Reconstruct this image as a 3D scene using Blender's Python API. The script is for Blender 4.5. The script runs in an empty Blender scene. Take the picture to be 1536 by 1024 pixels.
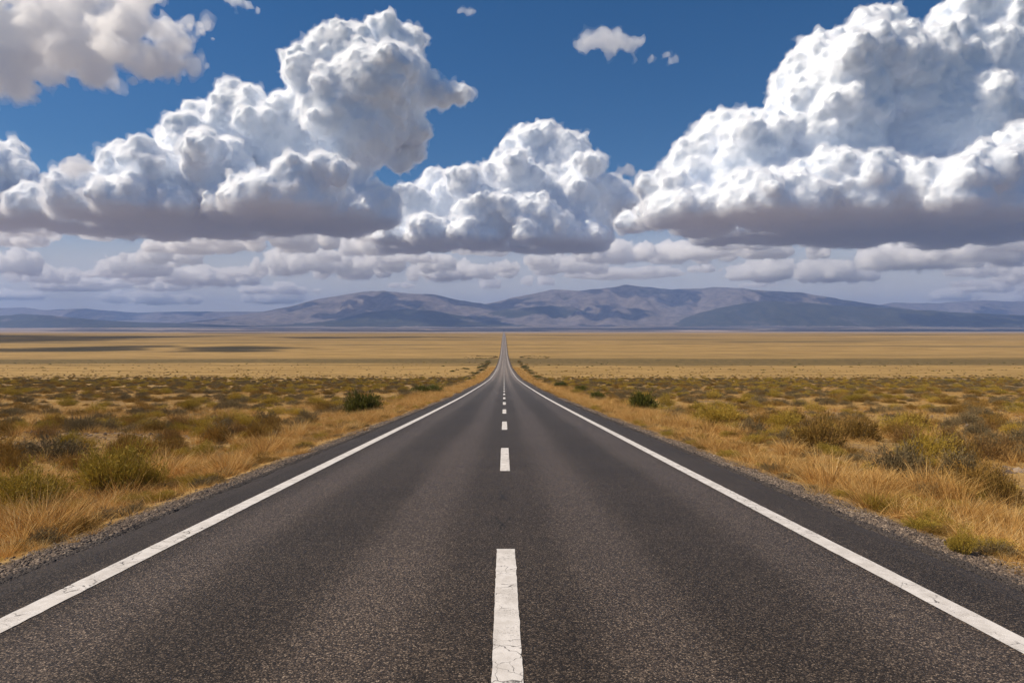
import bpy, math, random
import numpy as np
from mathutils import Vector, Matrix, noise as mnoise

# ------------------------------------------------------------------ camera
# The eye is the origin of x and y; z = 0 is eye level.  Photo pixels (1536 x 1024):
# true horizon at y 497, road vanishing at x 756, focal length 1024 px.
F, PX0, HY = 1024.0, 756.0, 497.0
scene = bpy.context.scene
cam_d = bpy.data.cameras.new("camera")
cam = bpy.data.objects.new("camera", cam_d)
scene.collection.objects.link(cam)
cam_d.sensor_width = 36.0
cam_d.lens = 36.0 * F / 1536.0
cam_d.shift_x = (768.0 - PX0) / 1536.0
cam_d.shift_y = -(512.0 - HY) / 1536.0
cam_d.clip_start = 0.1
cam_d.clip_end = 300000.0
cam.rotation_euler = (math.radians(90), 0, 0)
scene.camera = cam

# ------------------------------------------------------------------ light
SUN_EL, SUN_AZ = 49.0, -92.0        # degrees; azimuth from +y (view direction) clockwise, so the sun is to the left
world = bpy.data.worlds.new("World")
scene.world = world
world.use_nodes = True
wn = world.node_tree.nodes
wl = world.node_tree.links
for n in list(wn): wn.remove(n)
w_out = wn.new("ShaderNodeOutputWorld")
w_bg = wn.new("ShaderNodeBackground")
w_sky = wn.new("ShaderNodeTexSky")
w_sky.sky_type = 'NISHITA'
w_sky.sun_disc = False
w_sky.sun_elevation = math.radians(SUN_EL)
w_sky.sun_rotation = math.radians(SUN_AZ)
w_sky.altitude = 1500
w_sky.air_density = 1.15
w_sky.dust_density = 1.2
w_sky.ozone_density = 5.0
w_bg.inputs['Strength'].default_value = 0.064
w_hs = wn.new("ShaderNodeHueSaturation")
w_hs.inputs['Saturation'].default_value = 1.3
wl.new(w_sky.outputs[0], w_hs.inputs['Color'])
wl.new(w_hs.outputs[0], w_bg.inputs['Color'])
wl.new(w_bg.outputs[0], w_out.inputs['Surface'])

sun_d = bpy.data.lights.new("sun", 'SUN')
sun = bpy.data.objects.new("sun", sun_d)
scene.collection.objects.link(sun)
sun_d.energy = 5.0
sun_d.angle = math.radians(0.5)
sun_d.color = (1.0, 0.87, 0.70)
_el, _az = math.radians(SUN_EL), math.radians(SUN_AZ)
SUN_DIR = Vector((math.sin(_az) * math.cos(_el), math.cos(_az) * math.cos(_el), math.sin(_el)))
sun.rotation_euler = SUN_DIR.to_track_quat('Z', 'Y').to_euler()

scene.view_settings.view_transform = 'Standard'
scene.view_settings.look = 'None'
scene.view_settings.exposure = 0.15
scene.view_settings.gamma = 1.0
scene.cycles.max_bounces = 32
scene.cycles.diffuse_bounces = 6
scene.cycles.glossy_bounces = 2
scene.cycles.transparent_max_bounces = 64
scene.cycles.volume_bounces = 32
scene.cycles.use_denoising = True
# ------------------------------------------------------------------ helpers
rng = np.random.default_rng(7)
_perm = rng.permutation(256).astype(np.int64)
_perm = np.concatenate([_perm, _perm, _perm])
_gr = rng.normal(size=(256, 3))
_gr /= np.linalg.norm(_gr, axis=1)[:, None]

def perlin(p):
    """gradient noise of an (n,3) array, about -1..1"""
    p = np.asarray(p, dtype=np.float64)
    i = np.floor(p).astype(np.int64)
    f = p - i
    i &= 255
    u = f * f * f * (f * (f * 6 - 15) + 10)
    res = 0
    for dx in (0, 1):
        wx = u[:, 0] if dx else 1 - u[:, 0]
        for dy in (0, 1):
            wy = u[:, 1] if dy else 1 - u[:, 1]
            for dz in (0, 1):
                wz = u[:, 2] if dz else 1 - u[:, 2]
                h = _perm[_perm[_perm[(i[:, 0] + dx) & 255] + ((i[:, 1] + dy) & 255)] + ((i[:, 2] + dz) & 255)]
                g = _gr[h]
                d = g[:, 0] * (f[:, 0] - dx) + g[:, 1] * (f[:, 1] - dy) + g[:, 2] * (f[:, 2] - dz)
                res = res + wx * wy * wz * d
    return res * 1.5

def fbm(p, octaves=4, gain=0.5, lac=2.03):
    p = np.asarray(p, dtype=np.float64)
    a, r, t = 1.0, 0.0, 0.0
    for k in range(octaves):
        r = r + a * perlin(p + 17.3 * k)
        t += a
        a *= gain
        p = p * lac
    return r / t

def billow(p, octaves=4, gain=0.5, lac=2.1):
    """rounded lumps with sharp creases between them, 0..1"""
    p = np.asarray(p, dtype=np.float64)
    a, r, t = 1.0, 0.0, 0.0
    for k in range(octaves):
        r = r + a * np.abs(perlin(p + 11.7 * k))
        t += a
        a *= gain
        p = p * lac
    return r / t

def pix(px, py, d):
    """world point seen at photo pixel (px, py) at distance d along the view axis"""
    return Vector(((px - PX0) * d / F, d, -(py - HY) * d / F))

def link(o, parent=None):
    scene.collection.objects.link(o)
    if parent is not None:
        o.parent = parent
    return o

def tag(o, label=None, cat=None, group=None, kind=None):
    if label: o['label'] = label
    if cat: o['category'] = cat
    if group: o['group'] = group
    if kind: o['kind'] = kind
    return o

def mesh_np(name, verts, faces, smooth=True):
    """mesh from numpy arrays; faces (n,3) or (n,4)"""
    me = bpy.data.meshes.new(name)
    verts = np.asarray(verts, dtype=np.float32)
    faces = np.asarray(faces, dtype=np.int32)
    n, k = faces.shape
    me.vertices.add(len(verts))
    me.vertices.foreach_set('co', verts.ravel())
    me.loops.add(n * k)
    me.loops.foreach_set('vertex_index', faces.ravel())
    me.polygons.add(n)
    me.polygons.foreach_set('loop_start', np.arange(0, n * k, k, dtype=np.int32))
    me.polygons.foreach_set('loop_total', np.full(n, k, dtype=np.int32))
    me.polygons.foreach_set('use_smooth', np.full(n, smooth, dtype=bool))
    me.update(calc_edges=True)
    return me

# ------------------------------------------------------------------ lie of the land
_KD = np.array([-60, 0, 20, 37, 60, 90, 131, 190, 273, 370, 470, 567, 700, 830, 960, 1200, 1480, 1900, 2400, 3600, 5500, 8000, 11000, 14000, 17000, 20000, 27000], float)
_KZ = np.array([2.1, -1.82, -3.14, -4.26, -5.72, -7.5, -9.85, -13.0, -16.5, -20.0, -23.0, -25.2, -27.2, -27.9, -27.5, -24.2, -20.0, -15.8, -12.8, -9.6, -8.0, -3.0, 22.0, 78.0, 142.0, 180.0, 200.0])
def _pchip(xk, yk):
    h = np.diff(xk); s = np.diff(yk) / h
    m = np.empty(len(xk)); m[0], m[-1] = s[0], s[-1]
    for i in range(1, len(xk) - 1):
        m[i] = 0 if s[i - 1] * s[i] <= 0 else 3 * (h[i - 1] + h[i]) / ((2 * h[i] + h[i - 1]) / s[i - 1] + (h[i] + 2 * h[i - 1]) / s[i])
    def ev(x):
        x = np.asarray(x, float)
        i = np.clip(np.searchsorted(xk, x) - 1, 0, len(xk) - 2)
        t = (x - xk[i]) / h[i]
        return ((1 + 2 * t) * (1 - t) ** 2 * yk[i] + t * (1 - t) ** 2 * h[i] * m[i] + t * t * (3 - 2 * t) * yk[i + 1] + t * t * (t - 1) * h[i] * m[i + 1])
    return ev
profile = _pchip(_KD, _KZ)
ROAD_L, ROAD_R = -4.52, 4.50

def gz(x, d):
    """height of the ground surface"""
    x = np.asarray(x, float); d = np.asarray(d, float)
    a = np.abs(x)
    off = np.interp(a, [0, 4.1, 4.3, 4.62, 5.2, 6.6, 9.0], [-0.30, -0.30, -0.10, -0.08, -0.13, -0.36, -0.40])
    p = np.stack([x, d, np.zeros_like(x)], axis=-1)
    rough = fbm(p / 2.6, 3) * 0.16 + fbm(p / 14.0 + 5, 2) * 0.35
    far = fbm(p / np.array([900.0, 420.0, 1.0]) + 9, 3) * np.clip((d - 250) / 900, 0, 1) * np.clip((a - 30) / 500, 0, 1) * 3.0
    return profile(d) + off + rough * np.clip((a - 5.0) / 3.0, 0, 1) + far

def ground_at(px, py):
    """where the sight line through photo pixel (px, py) meets the ground"""
    ds = np.geomspace(3, 9000, 6000)
    xs = (px - PX0) * ds / F
    off = np.interp(np.abs(xs), [0, 4.62, 5.2, 6.6], [-0.02, -0.075, -0.13, -0.36])
    yy = HY - F * (profile(ds) + off) / ds
    k = int(np.argmax(yy < py))
    d = ds[k]
    x = (px - PX0) * d / F
    return x, d, float(gz(np.array([x]), np.array([d]))[0])

# ------------------------------------------------------------------ node helper
class NT:
    def __init__(s, name):
        s.m = bpy.data.materials.new(name)
        s.m.use_nodes = True
        s.t = s.m.node_tree
        for n in list(s.t.nodes): s.t.nodes.remove(n)
        s.out = s.t.nodes.new("ShaderNodeOutputMaterial")
    def n(s, kind, props=None, **ins):
        nd = s.t.nodes.new("ShaderNode" + kind)
        for k, v in (props or {}).items(): setattr(nd, k, v)
        for k, v in ins.items():
            key = int(k[1:]) if k[0] == 'i' and k[1:].isdigit() else k.replace('_', ' ')
            s.set(nd.inputs[key], v)
        return nd
    def set(s, sock, v):
        if hasattr(v, 'is_linked') or isinstance(v, bpy.types.NodeSocket): s.t.links.new(v, sock)
        elif isinstance(v, bpy.types.Node): s.t.links.new(v.outputs[0], sock)
        elif isinstance(v, tuple) and len(v) == 3 and sock.type == 'RGBA': sock.default_value = (*v, 1)
        else: sock.default_value = v
    def math(s, op, a, b=0.0, c=0.0, clamp=False):
        nd = s.t.nodes.new("ShaderNodeMath"); nd.operation = op; nd.use_clamp = clamp
        s.set(nd.inputs[0], a); s.set(nd.inputs[1], b); s.set(nd.inputs[2], c)
        return nd.outputs[0]
    def mix(s, f, a, b, mode='MIX'):
        nd = s.t.nodes.new("ShaderNodeMix"); nd.data_type = 'RGBA'; nd.blend_type = mode
        s.set(nd.inputs[0], f); s.set(nd.inputs[6], a); s.set(nd.inputs[7], b)
        return nd.outputs[2]
    def ramp(s, fac, stops, interp='LINEAR'):
        nd = s.t.nodes.new("ShaderNodeValToRGB")
        e = nd.color_ramp.elements
        nd.color_ramp.interpolation = interp
        while len(e) < len(stops): e.new(0.5)
        for q, (p, c) in zip(e, stops):
            q.position = p
            q.color = (*c, 1) if isinstance(c, tuple) else (c, c, c, 1)
        s.set(nd.inputs[0], fac)
        return nd.outputs[0]
    def maprange(s, v, a, b, c=0.0, d=1.0, smooth=True):
        nd = s.t.nodes.new("ShaderNodeMapRange")
        nd.interpolation_type = 'SMOOTHSTEP' if smooth else 'LINEAR'
        for i, q in enumerate((v, a, b, c, d)): s.set(nd.inputs[i], q)
        return nd.outputs[0]
    def noise(s, vec, scale, detail=3.0, rough=0.55, dist=0.0):
        nd = s.n("TexNoise", Scale=scale, Detail=detail, Roughness=rough, Distortion=dist)
        s.set(nd.inputs['Vector'], vec)
        return nd.outputs['Fac']
    def mapping(s, vec, scale):
        nd = s.n("Mapping"); s.set(nd.inputs['Vector'], vec)
        nd.inputs['Scale'].default_value = scale
        return nd.outputs[0]

# ------------------------------------------------------------------ materials of the land
def ground_material():
    t = NT("dry_ground")
    pos = t.n("NewGeometry").outputs['Position']
    sep = t.n("SeparateXYZ", Vector=pos)
    Y, X = sep.outputs['Y'], sep.outputs['X']
    n_patch = t.noise(pos, 0.22, 4.0, 0.6)
    n_mid = t.noise(pos, 1.7, 4.0, 0.65)
    n_fine = t.noise(pos, 14.0, 4.0, 0.7)
    # near: pale stony soil between short dry grass
    soil = t.mix(t.maprange(n_fine, 0.35, 0.68), (0.12, 0.083, 0.052), (0.27, 0.19, 0.115))
    straw = t.mix(t.maprange(n_fine, 0.3, 0.7), (0.26, 0.155, 0.050), (0.48, 0.315, 0.115))
    near = t.mix(t.maprange(t.math('ADD', t.math('MULTIPLY', n_patch, 0.7), t.math('MULTIPLY', n_mid, 0.5)), 0.55, 0.72), straw, soil)
    # farther: golden grassland, belts of olive scrub
    st = t.mapping(pos, (0.0011, 0.010, 0.0))
    n_st = t.noise(st, 1.0, 5.0, 0.62, 0.4)
    n_st2 = t.noise(t.mapping(pos, (0.012, 0.10, 0.0)), 1.0, 4.0, 0.65)
    n_dot = t.noise(t.mapping(pos, (0.14, 0.30, 0.0)), 1.0, 3.0, 0.7)
    gold = t.mix(t.maprange(n_st2, 0.36, 0.64), (0.25, 0.155, 0.050), (0.47, 0.30, 0.108))
    gold = t.mix(t.math('MULTIPLY', t.maprange(n_dot, 0.54, 0.66), 0.5), gold, (0.14, 0.115, 0.042))
    olive = t.mix(t.maprange(n_dot, 0.38, 0.62), (0.085, 0.061, 0.024), (0.21, 0.145, 0.052))
    yw = t.math('ADD', Y, t.math('MULTIPLY', t.math('SUBTRACT', n_st, 0.5), 300.0))
    yk = t.math('DIVIDE', yw, 4000.0, clamp=True)
    belt = t.ramp(yk, [(0.0, 0.5), (0.046, 0.5), (0.055, 0.10), (0.118, 0.10), (0.126, 1.0), (0.170, 1.0), (0.185, 0.12), (0.33, 0.18), (0.42, 0.40), (0.50, 0.1), (0.62, 0.55), (0.75, 0.15), (1.0, 0.4)])
    far = t.mix(belt, gold, olive)
    far = t.mix(t.math('MULTIPLY', t.maprange(n_st, 0.49, 0.64), t.maprange(Y, 350.0, 1600.0)), far, (0.135, 0.098, 0.045))
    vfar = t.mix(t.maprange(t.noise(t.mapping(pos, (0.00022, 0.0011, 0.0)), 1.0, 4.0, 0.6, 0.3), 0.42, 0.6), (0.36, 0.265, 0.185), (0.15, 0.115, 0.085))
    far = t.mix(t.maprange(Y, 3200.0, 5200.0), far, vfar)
    col = t.mix(t.maprange(Y, 110.0, 290.0), near, far)
    # grey grit washed off the shoulders
    ax = t.math('ABSOLUTE', X)
    grit = t.mix(t.maprange(n_fine, 0.35, 0.65), (0.035, 0.030, 0.026), (0.15, 0.12, 0.098))
    edge = t.math('ADD', ax, t.math('MULTIPLY', t.math('SUBTRACT', n_mid, 0.5), 0.9))
    col = t.mix(t.maprange(edge, 5.0, 5.45, 1.0, 0.0), col, grit)
    b = t.n("Bump", Strength=0.8, Distance=0.03, Height=t.math('ADD', t.math('MULTIPLY', n_mid, 2.0), n_fine))
    p = t.n("BsdfPrincipled", Base_Color=col, Roughness=0.95, Normal=b)
    p.inputs['Specular IOR Level'].default_value = 0.1
    t.set(t.out.inputs['Surface'], p)
    return t.m

def asphalt_parts(t):
    pos = t.n("NewGeometry").outputs['Position']
    sep = t.n("SeparateXYZ", Vector=pos)
    X, Y = sep.outputs['X'], sep.outputs['Y']
    vor = t.n("TexVoronoi", Scale=92.0, Vector=pos)
    cell = t.n("SeparateColor", Color=vor.outputs['Color'])
    vor2 = t.n("TexVoronoi", Scale=40.0, Vector=pos)
    cell2 = t.n("SeparateColor", Color=vor2.outputs['Color'])
    n1 = t.noise(pos, 160.0, 2.0, 0.7)
    n_w = t.noise(t.mapping(pos, (0.8, 0.05, 0.0)), 1.0, 5.0, 0.6)
    n_b = t.noise(pos, 0.55, 4.0, 0.6)
    return pos, X, Y, vor, cell, vor2, cell2, n1, n_w, n_b

def asphalt_material():
    t = NT("asphalt")
    pos, X, Y, vor, cell, vor2, cell2, n1, n_w, n_b = asphalt_parts(t)
    stone = t.ramp(cell.outputs[0], [(0.0, (0.018, 0.0140, 0.0115)), (0.45, (0.053, 0.0395, 0.0305)), (0.72, (0.112, 0.081, 0.058)), (0.90, (0.20, 0.148, 0.106)), (1.0, (0.38, 0.29, 0.21))])
    big = t.math('MULTIPLY', t.maprange(cell2.outputs[1], 0.86, 0.95), t.maprange(vor2.outputs['Distance'], 0.30, 0.55, 1.0, 0.0))
    col = t.mix(t.math('MULTIPLY', big, 0.7), stone, (0.17, 0.13, 0.10))
    binder = t.maprange(vor.outputs['Distance'], 0.32, 0.62)
    col = t.mix(t.math('MULTIPLY', binder, 0.65), col, (0.016, 0.0145, 0.014))
    # wheel tracks rubbed paler, oily strips between them darker
    ax = t.math('ABSOLUTE', t.math('ADD', X, t.math('MULTIPLY', t.math('SUBTRACT', n_w, 0.5), 0.7)))
    tr1 = t.maprange(t.math('ABSOLUTE', t.math('SUBTRACT', ax, 1.0)), 0.15, 0.62, 1.0, 0.0)
    tr2 = t.maprange(t.math('ABSOLUTE', t.math('SUBTRACT', ax, 3.0)), 0.15, 0.62, 1.0, 0.0)
    oil = t.maprange(t.math('ABSOLUTE', t.math('SUBTRACT', ax, 2.0)), 0.1, 0.6, 1.0, 0.0)
    tr = t.math('MAXIMUM', tr1, tr2)
    k = t.math('ADD', t.math('MULTIPLY', tr, 0.42), t.math('MULTIPLY', oil, -0.10))
    k = t.math('ADD', k, t.math('MULTIPLY', t.math('SUBTRACT', n_b, 0.5), 0.55))
    k = t.math('ADD', k, t.math('MULTIPLY', t.math('SUBTRACT', n_w, 0.5), 0.5))
    sh = t.maprange(t.math('ABSOLUTE', X), 3.75, 3.95)       # the strip outside the lines was laid later and is darker
    k = t.math('ADD', k, t.math('MULTIPLY', sh, -0.13))
    k = t.math('ADD', k, 0.75)
    k = t.math('MULTIPLY', k, t.maprange(Y, 15.0, 320.0, 1.0, 3.2))    # paler with distance: grazing-angle brightness of the far road put into the colour
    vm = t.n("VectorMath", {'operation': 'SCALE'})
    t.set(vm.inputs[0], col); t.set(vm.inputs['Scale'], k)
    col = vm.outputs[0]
    # fine cracks wandering along the crown joint
    wob = t.math('MULTIPLY', t.math('SUBTRACT', t.noise(t.mapping(pos, (0, 1.4, 0)), 1.0, 5.0, 0.65), 0.5), 0.55)
    c1 = t.math('ABSOLUTE', t.math('SUBTRACT', t.math('SUBTRACT', X, wob), 0.03))
    c2 = t.math('ABSOLUTE', t.math('ADD', t.math('SUBTRACT', X, t.math('MULTIPLY', wob, -0.8)), 0.06))
    cr = t.math('MINIMUM', c1, c2)
    on = t.maprange(t.noise(t.mapping(pos, (0, 0.45, 0)), 1.0, 3.0), 0.44, 0.56)
    crack = t.math('MULTIPLY', t.maprange(cr, 0.005, 0.015, 1.0, 0.0), on)
    col = t.mix(t.math('MULTIPLY', crack, 0.85), col, (0.006, 0.006, 0.006))
    hgt = t.math('ADD', t.math('MULTIPLY', vor.outputs['Distance'], -1.0), t.math('MULTIPLY', n1, 0.4))
    b = t.n("Bump", Strength=0.55, Distance=0.006, Height=hgt)
    rough = t.math('SUBTRACT', 0.78, t.math('MULTIPLY', tr, 0.14))
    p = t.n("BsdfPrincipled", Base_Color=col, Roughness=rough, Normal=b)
    p.inputs['Specular IOR Level'].default_value = 0.15
    p.inputs['Sheen Weight'].default_value = 0.30
    p.inputs['Sheen Roughness'].default_value = 0.22
    p.inputs['Sheen Tint'].default_value = (1.0, 0.82, 0.66, 1)
    t.set(t.out.inputs['Surface'], p)
    return t.m

def paint_material():
    t = NT("road_paint")
    pos, X, Y, vor, cell, vor2, cell2, n1, n_w, n_b = asphalt_parts(t)
    base = t.mix(t.maprange(t.noise(pos, 6.0, 4.0, 0.65), 0.35, 0.65), (0.56, 0.525, 0.48), (0.69, 0.655, 0.61))
    base = t.mix(t.math('MULTIPLY', t.maprange(n1, 0.5, 0.75), 0.35), base, (0.42, 0.38, 0.34))
    ve = t.n("TexVoronoi", {'feature': 'DISTANCE_TO_EDGE'}, Scale=5.5, Randomness=1.0)
    wv = t.n("TexNoise", Scale=9.0, Detail=3.0)
    t.set(wv.inputs['Vector'], pos)
    ad = t.n("VectorMath", {'operation': 'MULTIPLY_ADD'})
    t.set(ad.inputs[0], wv.outputs['Color']); ad.inputs[1].default_value = (0.16, 0.16, 0.0); t.set(ad.inputs[2], pos)
    t.set(ve.inputs['Vector'], ad.outputs[0])
    cm = t.math('MULTIPLY', t.maprange(ve.outputs['Distance'], 0.006, 0.026, 1.0, 0.0), t.maprange(t.noise(pos, 2.3, 3.0), 0.46, 0.60))
    chip = t.math('MULTIPLY', t.maprange(cell.outputs[1], 0.80, 0.9), t.maprange(t.noise(pos, 3.1, 3.0), 0.42, 0.66))
    gone = t.math('MAXIMUM', t.math('MULTIPLY', cm, 0.85), t.math('MULTIPLY', chip, 0.35))
    col = t.mix(gone, base, (0.05, 0.043, 0.038))
    b = t.n("Bump", Strength=0.35, Distance=0.004, Height=t.math('SUBTRACT', t.math('MULTIPLY', n1, 0.5), gone))
    p = t.n("BsdfPrincipled", Base_Color=col, Roughness=0.7, Normal=b)
    p.inputs['Specular IOR Level'].default_value = 0.3
    t.set(t.out.inputs['Surface'], p)
    return t.m

def mountain_material():
    t = NT("mountain_slopes")
    pos = t.n("NewGeometry").outputs['Position']
    nz = t.n("SeparateXYZ", Vector=t.n("NewGeometry").outputs['Normal']).outputs['Z']
    at = t.n("Attribute", {'attribute_name': 'wood'})
    n = t.noise(pos, 0.0011, 6.0, 0.65)
    n2 = t.noise(pos, 0.005, 5.0, 0.7)
    dry = t.mix(t.maprange(n2, 0.3, 0.7), (0.105, 0.090, 0.083), (0.225, 0.190, 0.170))
    wood = t.mix(t.maprange(n2, 0.35, 0.65), (0.030, 0.034, 0.022), (0.06, 0.058, 0.035))  # dark slopes: woodland, with some cloud shade put into the colour
    f = t.math('ADD', at.outputs['Fac'], t.math('MULTIPLY', t.math('SUBTRACT', n, 0.5), 1.5))
    col = t.mix(t.maprange(f, 0.38, 0.62), dry, wood)
    p = t.n("BsdfPrincipled", Base_Color=col, Roughness=1.0)
    p.inputs['Specular IOR Level'].default_value = 0.0
    t.set(t.out.inputs['Surface'], p)
    return t.m

def simple_material(name, stops, rough=0.8, spec=0.2, trans=0.0, scale=3.0):
    """colours picked per object and per blade"""
    t = NT(name)
    oi = t.n("ObjectInfo").outputs['Random']
    at = t.n("Attribute", {'attribute_name': 'tone'}).outputs['Fac']
    loc = t.n("ObjectInfo").outputs['Location']
    clump = t.maprange(t.noise(loc, 0.55, 3.0, 0.6), 0.3, 0.7, 0.0, 1.0, False)
    f = t.math('ADD', t.math('MULTIPLY', oi, 0.22), t.math('ADD', t.math('MULTIPLY', clump, 0.26), t.math('MULTIPLY', at, 0.52)))
    col = t.ramp(f, stops)
    p = t.n("BsdfPrincipled", Base_Color=col, Roughness=rough)
    p.inputs['Specular IOR Level'].default_value = spec
    if trans:
        tr = t.n("BsdfTranslucent", Color=col)
        t.set(t.out.inputs['Surface'], t.n("MixShader", i0=trans, i1=p, i2=tr))
    else:
        t.set(t.out.inputs['Surface'], p)
    return t.m

# ------------------------------------------------------------------ ground, road, markings
def grid_mesh(name, V, nr, nc):
    i = np.arange(nr - 1)[:, None] * nc + np.arange(nc - 1)[None]
    Q = np.stack([i, i + 1, i + nc + 1, i + nc], axis=-1).reshape(-1, 4)
    return mesh_np(name, V.reshape(-1, 3), Q)

rows = np.concatenate([np.arange(-40, 0, 1.5), np.arange(0, 45, 0.45), np.geomspace(45, 26200, 330)])
absx = np.array([0, 2.2, 4.1, 4.3, 4.62, 4.9, 5.2, 5.6, 6.1, 6.6, 7.2, 7.8, 8.5, 9.2, 10, 10.8, 11.7, 12.6, 13.6, 14.6, 16, 17.5, 19, 21, 23, 26, 30])
tt = np.linspace(0, 1, 61)[1:]
lim = 70 + np.maximum(rows, 0) * 1.25
half = np.concatenate([np.repeat(absx[None], len(rows), 0), 30 + (tt ** 1.7)[None] * (lim[:, None] - 30)], axis=1)
gxx = np.concatenate([-half[:, :0:-1], half], axis=1)
gdd = np.repeat(rows[:, None], gxx.shape[1], 1)
V = np.stack([gxx, gdd, gz(gxx.ravel(), gdd.ravel()).reshape(gxx.shape)], axis=-1)
ground = link(bpy.data.objects.new("ground", grid_mesh("ground", V, *gxx.shape)))
ground.data.materials.append(ground_material())
tag(ground, kind='structure')

rd = np.concatenate([np.arange(-12, 60, 0.12), np.geomspace(60, 7500, 420)])
edge_n = lambda s: fbm(np.stack([rd * 2.2, np.full_like(rd, s), np.zeros_like(rd)], 1), 3) * 0.075 + fbm(np.stack([rd * 0.35, np.full_like(rd, s + 9), np.zeros_like(rd)], 1), 2) * 0.05
cx = np.array([-4.2, -3.2, -2.2, -1.1, 0, 1.1, 2.2, 3.2, 4.2])
cols = [np.stack([ROAD_L + edge_n(1.3) - 0.05, rd, profile(rd) - 0.13], 1), np.stack([ROAD_L + edge_n(1.3), rd, profile(rd) - 0.055 + 0.015 * fbm(np.stack([rd * 5, rd * 0, rd * 0], 1), 2)], 1)]
for c in cx: cols.append(np.stack([np.full_like(rd, c), rd, profile(rd) - 0.010 * (abs(c) / 4.5) ** 2], 1))
cols += [np.stack([ROAD_R + edge_n(5.3), rd, profile(rd) - 0.055 + 0.015 * fbm(np.stack([rd * 5, rd * 0 + 4, rd * 0], 1), 2)], 1), np.stack([ROAD_R + edge_n(5.3) + 0.05, rd, profile(rd) - 0.13], 1)]
V = np.stack(cols, axis=1)
road = link(bpy.data.objects.new("road", grid_mesh("road", V, V.shape[0], V.shape[1])))
road.data.polygons.foreach_set("use_smooth", np.zeros(len(road.data.polygons), dtype=bool))
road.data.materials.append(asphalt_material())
tag(road, kind='structure')
M_PAINT = paint_material()

def stripe(x0, x1, d, seed):
    j = lambda s: fbm(np.stack([d * 9, np.full_like(d, s), np.zeros_like(d)], 1), 3) * 0.012
    z = lambda x: profile(d) - 0.010 * (abs(x) / 4.5) ** 2 + 0.005 + np.maximum(d, 0) * 2e-5
    xm = (x0 + x1) / 2
    V = np.stack([np.stack([x0 + j(seed), d, z(x0)], 1), np.stack([np.full_like(d, xm), d, z(xm)], 1), np.stack([x1 + j(seed + 3), d, z(x1)], 1)], axis=1)
    return V
for nm, a, b, s in (("edge_line", -3.80, -3.58, 1.1), ("edge_line", 3.42, 3.63, 2.2)):
    V = stripe(a, b, rd, s)
    o = link(bpy.data.objects.new(nm, grid_mesh(nm, V, *V.shape[:2])))
    o.data.materials.append(M_PAINT)
    tag(o, kind='structure')
Vs, Fs, off = [], [], 0
for k in range(-1, 110):
    d0 = 2.95 + k * 10.2
    d = np.linspace(d0, d0 + 4.25, 60 if k < 4 else 12)
    V = stripe(-0.075, 0.115, d, 3.3 + k)
    n = len(d)
    i = np.arange(n - 1)[:, None] * 3 + np.arange(2)[None]
    Fs.append(np.stack([i, i + 1, i + 4, i + 3], -1).reshape(-1, 4) + off)
    Vs.append(V.reshape(-1, 3)); off += n * 3
o = link(bpy.data.objects.new("centre_line", mesh_np("centre_line", np.concatenate(Vs), np.concatenate(Fs))))
o.data.materials.append(M_PAINT)
tag(o, kind='structure')

# ------------------------------------------------------------------ mountains
RANGES = [  # distance, half depth, wood and cloud shade, skyline in photo pixels
    (23500, 2400, 0.15, [(-300,468),(-100,466),(0,463),(35,462),(65,466),(130,464),(165,467),(210,470),(260,468),(330,468),(380,468),(450,470),(520,476),(600,486)]),
    (23500, 2400, 0.35, [(1220,486),(1300,462),(1340,455),(1380,456),(1420,455),(1450,453),(1480,452),(1510,453),(1540,453),(1620,455),(1800,460)]),
    (18500, 3300, 0.28, [(300,484),(380,470),(430,462),(480,450),(520,443),(560,438),(580,439),(610,442),(650,443),(690,452),(720,456),(760,464),(800,474),(900,488)]),
    (19300, 3700, 0.30, [(600,486),(640,478),(700,462),(740,455),(780,446),(830,437),(870,439),(900,436),(940,430),(970,433),(1010,436),(1060,434),(1090,434),(1140,437),(1190,439),(1240,447),(1290,455),(1340,461),(1400,468),(1470,474),(1536,478),(1650,484)]),
    (14800, 1100, 0.72, [(-300,482),(-100,478),(0,474),(40,471),(90,474),(140,480),(200,483),(280,485),(330,487),(400,490)]),
    (16100, 1500, 0.70, [(1000,488),(1050,470),(1100,458),(1150,452),(1200,455),(1260,459),(1300,460),(1370,466),(1450,470),(1536,473),(1650,480),(1800,486)]),
    (16300, 1300, 0.72, [(400,488),(470,479),(520,473),(560,468),(610,464),(650,467),(690,474),(750,480),(800,489)]),
    (17200, 1000, 0.70, [(690,476),(740,468),(790,462),(830,459),(860,462),(890,470),(930,482)]),
]
mx = np.arange(-25000, 25001, 85.0)
md = np.arange(11500, 26300, 85.0)
MX, MD = np.meshgrid(mx, md)
P = np.stack([MX.ravel(), MD.ravel(), np.zeros(MX.size)], 1)
base = profile(MD.ravel())
warpx = fbm(P / 2200.0, 3) * 700
warpd = fbm(P / 1800.0 + 40, 3) * 750
spur = 1 - np.abs(perlin(np.stack([(P[:, 0] + warpx) / 900.0, (P[:, 1] + warpd) / 2300.0, P[:, 2]], 1))) * 1.6
spur2 = 1 - np.abs(perlin(np.stack([(P[:, 0] + warpx) / 380.0, (P[:, 1] + warpd) / 900.0, P[:, 2] + 7], 1))) * 1.6
spur3 = fbm(P / 260.0 + 3, 3)
best = np.full(len(P), -1e9)
wood_shade_v = np.full(len(P), 0.2)
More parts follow.
